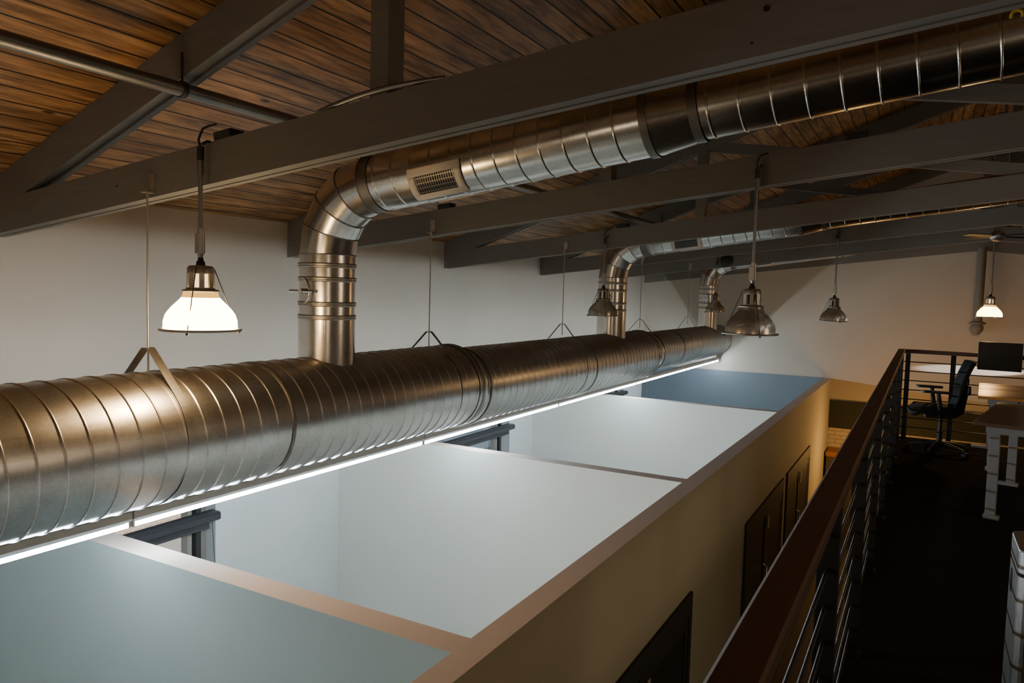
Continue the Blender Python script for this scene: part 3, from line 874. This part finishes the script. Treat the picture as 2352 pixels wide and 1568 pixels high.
for k in range(5):
    a = 2*PI*k/5 + .5; d = Vector((math.cos(a), math.sin(a), 0)); c = Vector((cx, cy, 0))
    m = MB(); m.tube([c + d*.02 + V(0,0,-1.53), c + d*.12 + V(0,0,-1.535), c + d*.30 + V(0,0,-1.568)], [.030, .024, .016], 8); b = m.build('base_leg', M['greyplastic'], t)
    m = MB(); tt = Vector((-d.y, d.x, 0))
    for s in (-1, 1):
        q = c + d*.30 + tt*s*.016 + V(0,0,LOFT+.03)
        m.tube([q - tt*.010, q + tt*.010], .030, 14)
    m.tube([c + d*.30 + V(0,0,-1.60), c + d*.30 + V(0,0,-1.57)], .008, 8); m.build('castor', M['plastic'], b)

# steel waste bin
bx, by, bt = .545, 3.585, -.95
t = thing('waste_bin', 'tall brushed steel bin with rounded corners at lower right corner', 'bin', (bx, by, LOFT))
def bin_shell(z0, z1, g=0, m=None):
    m = m or MB(); n = 5
    P = rounded(bx, by, .172-g, .165-g, .045-g*.5)
    m.prism_z(P, z0, z1); return m
m = bin_shell(LOFT+.02, bt-.105); b = m.build('bin_body', M['brushed'], t)
m = bin_shell(LOFT, LOFT+.02, .008); m.build('plinth', M['plastic'], t)
m = bin_shell(bt-.098, bt); m.build('lid', M['brushed'], t, bevel=.008)
m = bin_shell(bt-.106, bt-.097, .006); m.build('lid_gap', M['void'], t)
m = MB(); m.box(bx-.12, bx+.14, by-.015, by+.015, bt+.0004, bt+.003); m.build('slot', M['void'], t)
m = MB(); P = rounded(by+.04, -1.13, .032, .05, .03); m.add([(bx-.1735, p[0], p[1]) for p in P], [tuple(range(len(P)))]); m.build('grip_hole', M['void'], t)

# ceiling fan behind the lit loft lamp
fx, fy, fz = .735, 11.1, .86
t = thing('ceiling_fan', 'ceiling fan near the roof ridge at right, above the glowing loft lamp', 'fan', (fx, fy, fz))
m = MB(); m.lathe([(.001, -.075), (.05, -.07), (.085, -.03), (.085, .02), (.05, .05), (.02, .06)], (fx, fy, fz), 24); m.build('motor', M['alu'], t)
m = MB(); m.tube([(fx, fy, fz+.05), (fx, fy, RID-.08)], .014, 10); m.lathe([(.014, 0), (.06, .03), (.06, .07)], (fx, fy, RID-.10), 16); m.build('down_rod', M['stem'], t)
for k in range(4):
    a = PI/2*k + .75; d = Vector((math.cos(a), math.sin(a), 0)); tt = Vector((-d.y, d.x, .22)).normalized(); n_ = d.cross(tt)
    m = MB(); m.obox(Vector((fx, fy, fz-.01)) + d*.28, d, tt, n_, .20, .05, .004); m.build('blade', M['dark'], t)

# vertical pole with round fitting at the far wall
t = thing('wall_pole', 'grey vertical pole with a round fitting beside the glowing loft lamp', 'pole', (.77, 14.5, -.3))
m = MB(); m.tube([(.77, 14.50, zch(.77)+.02), (.77, 14.50, -.30)], .066, 20); m.build('pole', M['timber'], t)
m = MB(); m.lathe([(.066, .03), (.12, .0), (.12, -.02), (.05, -.03)], (.77, 14.50, -.31), 24); m.build('flange', M['timber'], t)
m = MB(); m.lathe([(.001, -.20), (.04, -.195), (.05, -.17), (.085, -.13), (.095, -.08), (.075, -.03), (.04, -.01)], (.77, 14.50, -.31), 24); m.build('ball_fitting', M['timber'], t)

# wooden cabinet at the far brick wall of the ground floor
x0, x1, y0, y1, zt = -1.42, -.55, 14.2, 14.72, -2.70
t = thing('wooden_cabinet', 'orange-lit wooden cabinet against the far brick wall below the loft', 'cabinet', (-1.0, 14.45, G))
m = MB(); m.box(x0+.02, x1-.02, y0+.02, y1, G, zt-.10); m.build('cabinet_body', M['ground'], t)
m = MB(); m.box(x0, x1, y0, y1, zt-.10, zt); m.build('cabinet_top', M['cabinet'], t, bevel=.03)

# ------------------------------------------------------------------ lights
def point(name, loc, power, c, r=.05):
    l = bpy.data.lights.new(name, 'POINT'); l.energy = power; l.color = c; l.shadow_soft_size = r
    o = bpy.data.objects.new(name, l); col.objects.link(o); o.location = (loc[0], loc[1], loc[2]+ZO); return o
WARM = (1.0, .60, .27)
point('lamp_bulb', (-3.036, 2.385, -.245), 20, WARM, .05)
point('lamp_bulb', (.785, 12.255, -.20), 30, (1, .55, .20), .05)
point('under_loft_bulb', (-.45, 13.3, -2.45), 42, (1, .52, .15), .08)
point('corridor_bulb', (1.6, 4.6, -2.7), 25, (1, .84, .52), .35)
point('loft_fill', (3.8, 5.0, .3), 90, (1, .76, .50), .8)  # soft fill added for unseen lamps over the loft
point('loft_fill', (2.6, -2.0, -.2), 55, (1, .78, .54), .6)  # unseen soft fill added behind the camera to lift the ambient
sp = bpy.data.lights.new('streak_spot', 'SPOT'); sp.energy = 18000; sp.color = (1, .93, .92); sp.spot_size = math.radians(1.9); sp.spot_blend = .35; sp.shadow_soft_size = .01  # unseen narrow spot added to make the pale streak on the far wall
so = bpy.data.objects.new('streak_spot', sp); col.objects.link(so)
a_ = Vector((6.3, D-.60, -.98+ZO)); so.location = a_
so.rotation_euler = (Vector((.8, D, -1.125+ZO)) - a_).to_track_quat('-Z', 'Y').to_euler()
point('office_fill', (-3.0, -1.8, -.4), 45, (1, .78, .54), .5)  # unseen soft fill added over the near offices to raise ambient light

w = bpy.data.worlds.new('sky'); scene.world = w; w.use_nodes = True
nt = w.node_tree; nt.nodes.clear()
sky = nt.nodes.new('ShaderNodeTexSky'); sky.sky_type = 'NISHITA'; sky.sun_disc = False
sky.sun_elevation = math.radians(38); sky.sun_rotation = 2.0; sky.dust_density = 4
bg = nt.nodes.new('ShaderNodeBackground'); bg.inputs[1].default_value = .5
wo = nt.nodes.new('ShaderNodeOutputWorld'); nt.links.new(sky.outputs[0], bg.inputs[0]); nt.links.new(bg.outputs[0], wo.inputs[0])

# ------------------------------------------------------------------ camera
yaw, pit, rol = .50658432, .0673882704, .0269189761
f = Vector((-math.sin(yaw)*math.cos(pit), math.cos(yaw)*math.cos(pit), -math.sin(pit)))
r = Vector((math.cos(yaw), math.sin(yaw), 0)); u = r.cross(f)
r2 = r*math.cos(rol) + u*math.sin(rol); u2 = u*math.cos(rol) - r*math.sin(rol)
cam = bpy.data.cameras.new('camera'); cam.sensor_width = 36; cam.lens = 1703.04/2352*36; cam.clip_start = .02
co = bpy.data.objects.new('camera', cam); col.objects.link(co)
mt = Matrix((r2, u2, -f)).transposed().to_4x4(); mt.translation = (0, 0, ZO); co.matrix_world = mt
scene.camera = co

scene.view_settings.view_transform = 'AgX'
scene.view_settings.look = 'None'
scene.view_settings.exposure = 0.0
cy_ = scene.cycles
cy_.use_denoising = True
cy_.max_bounces = 10; cy_.diffuse_bounces = 5; cy_.glossy_bounces = 4; cy_.transparent_max_bounces = 8
cy_.sample_clamp_indirect = 8; cy_.caustics_reflective = False; cy_.caustics_refractive = False
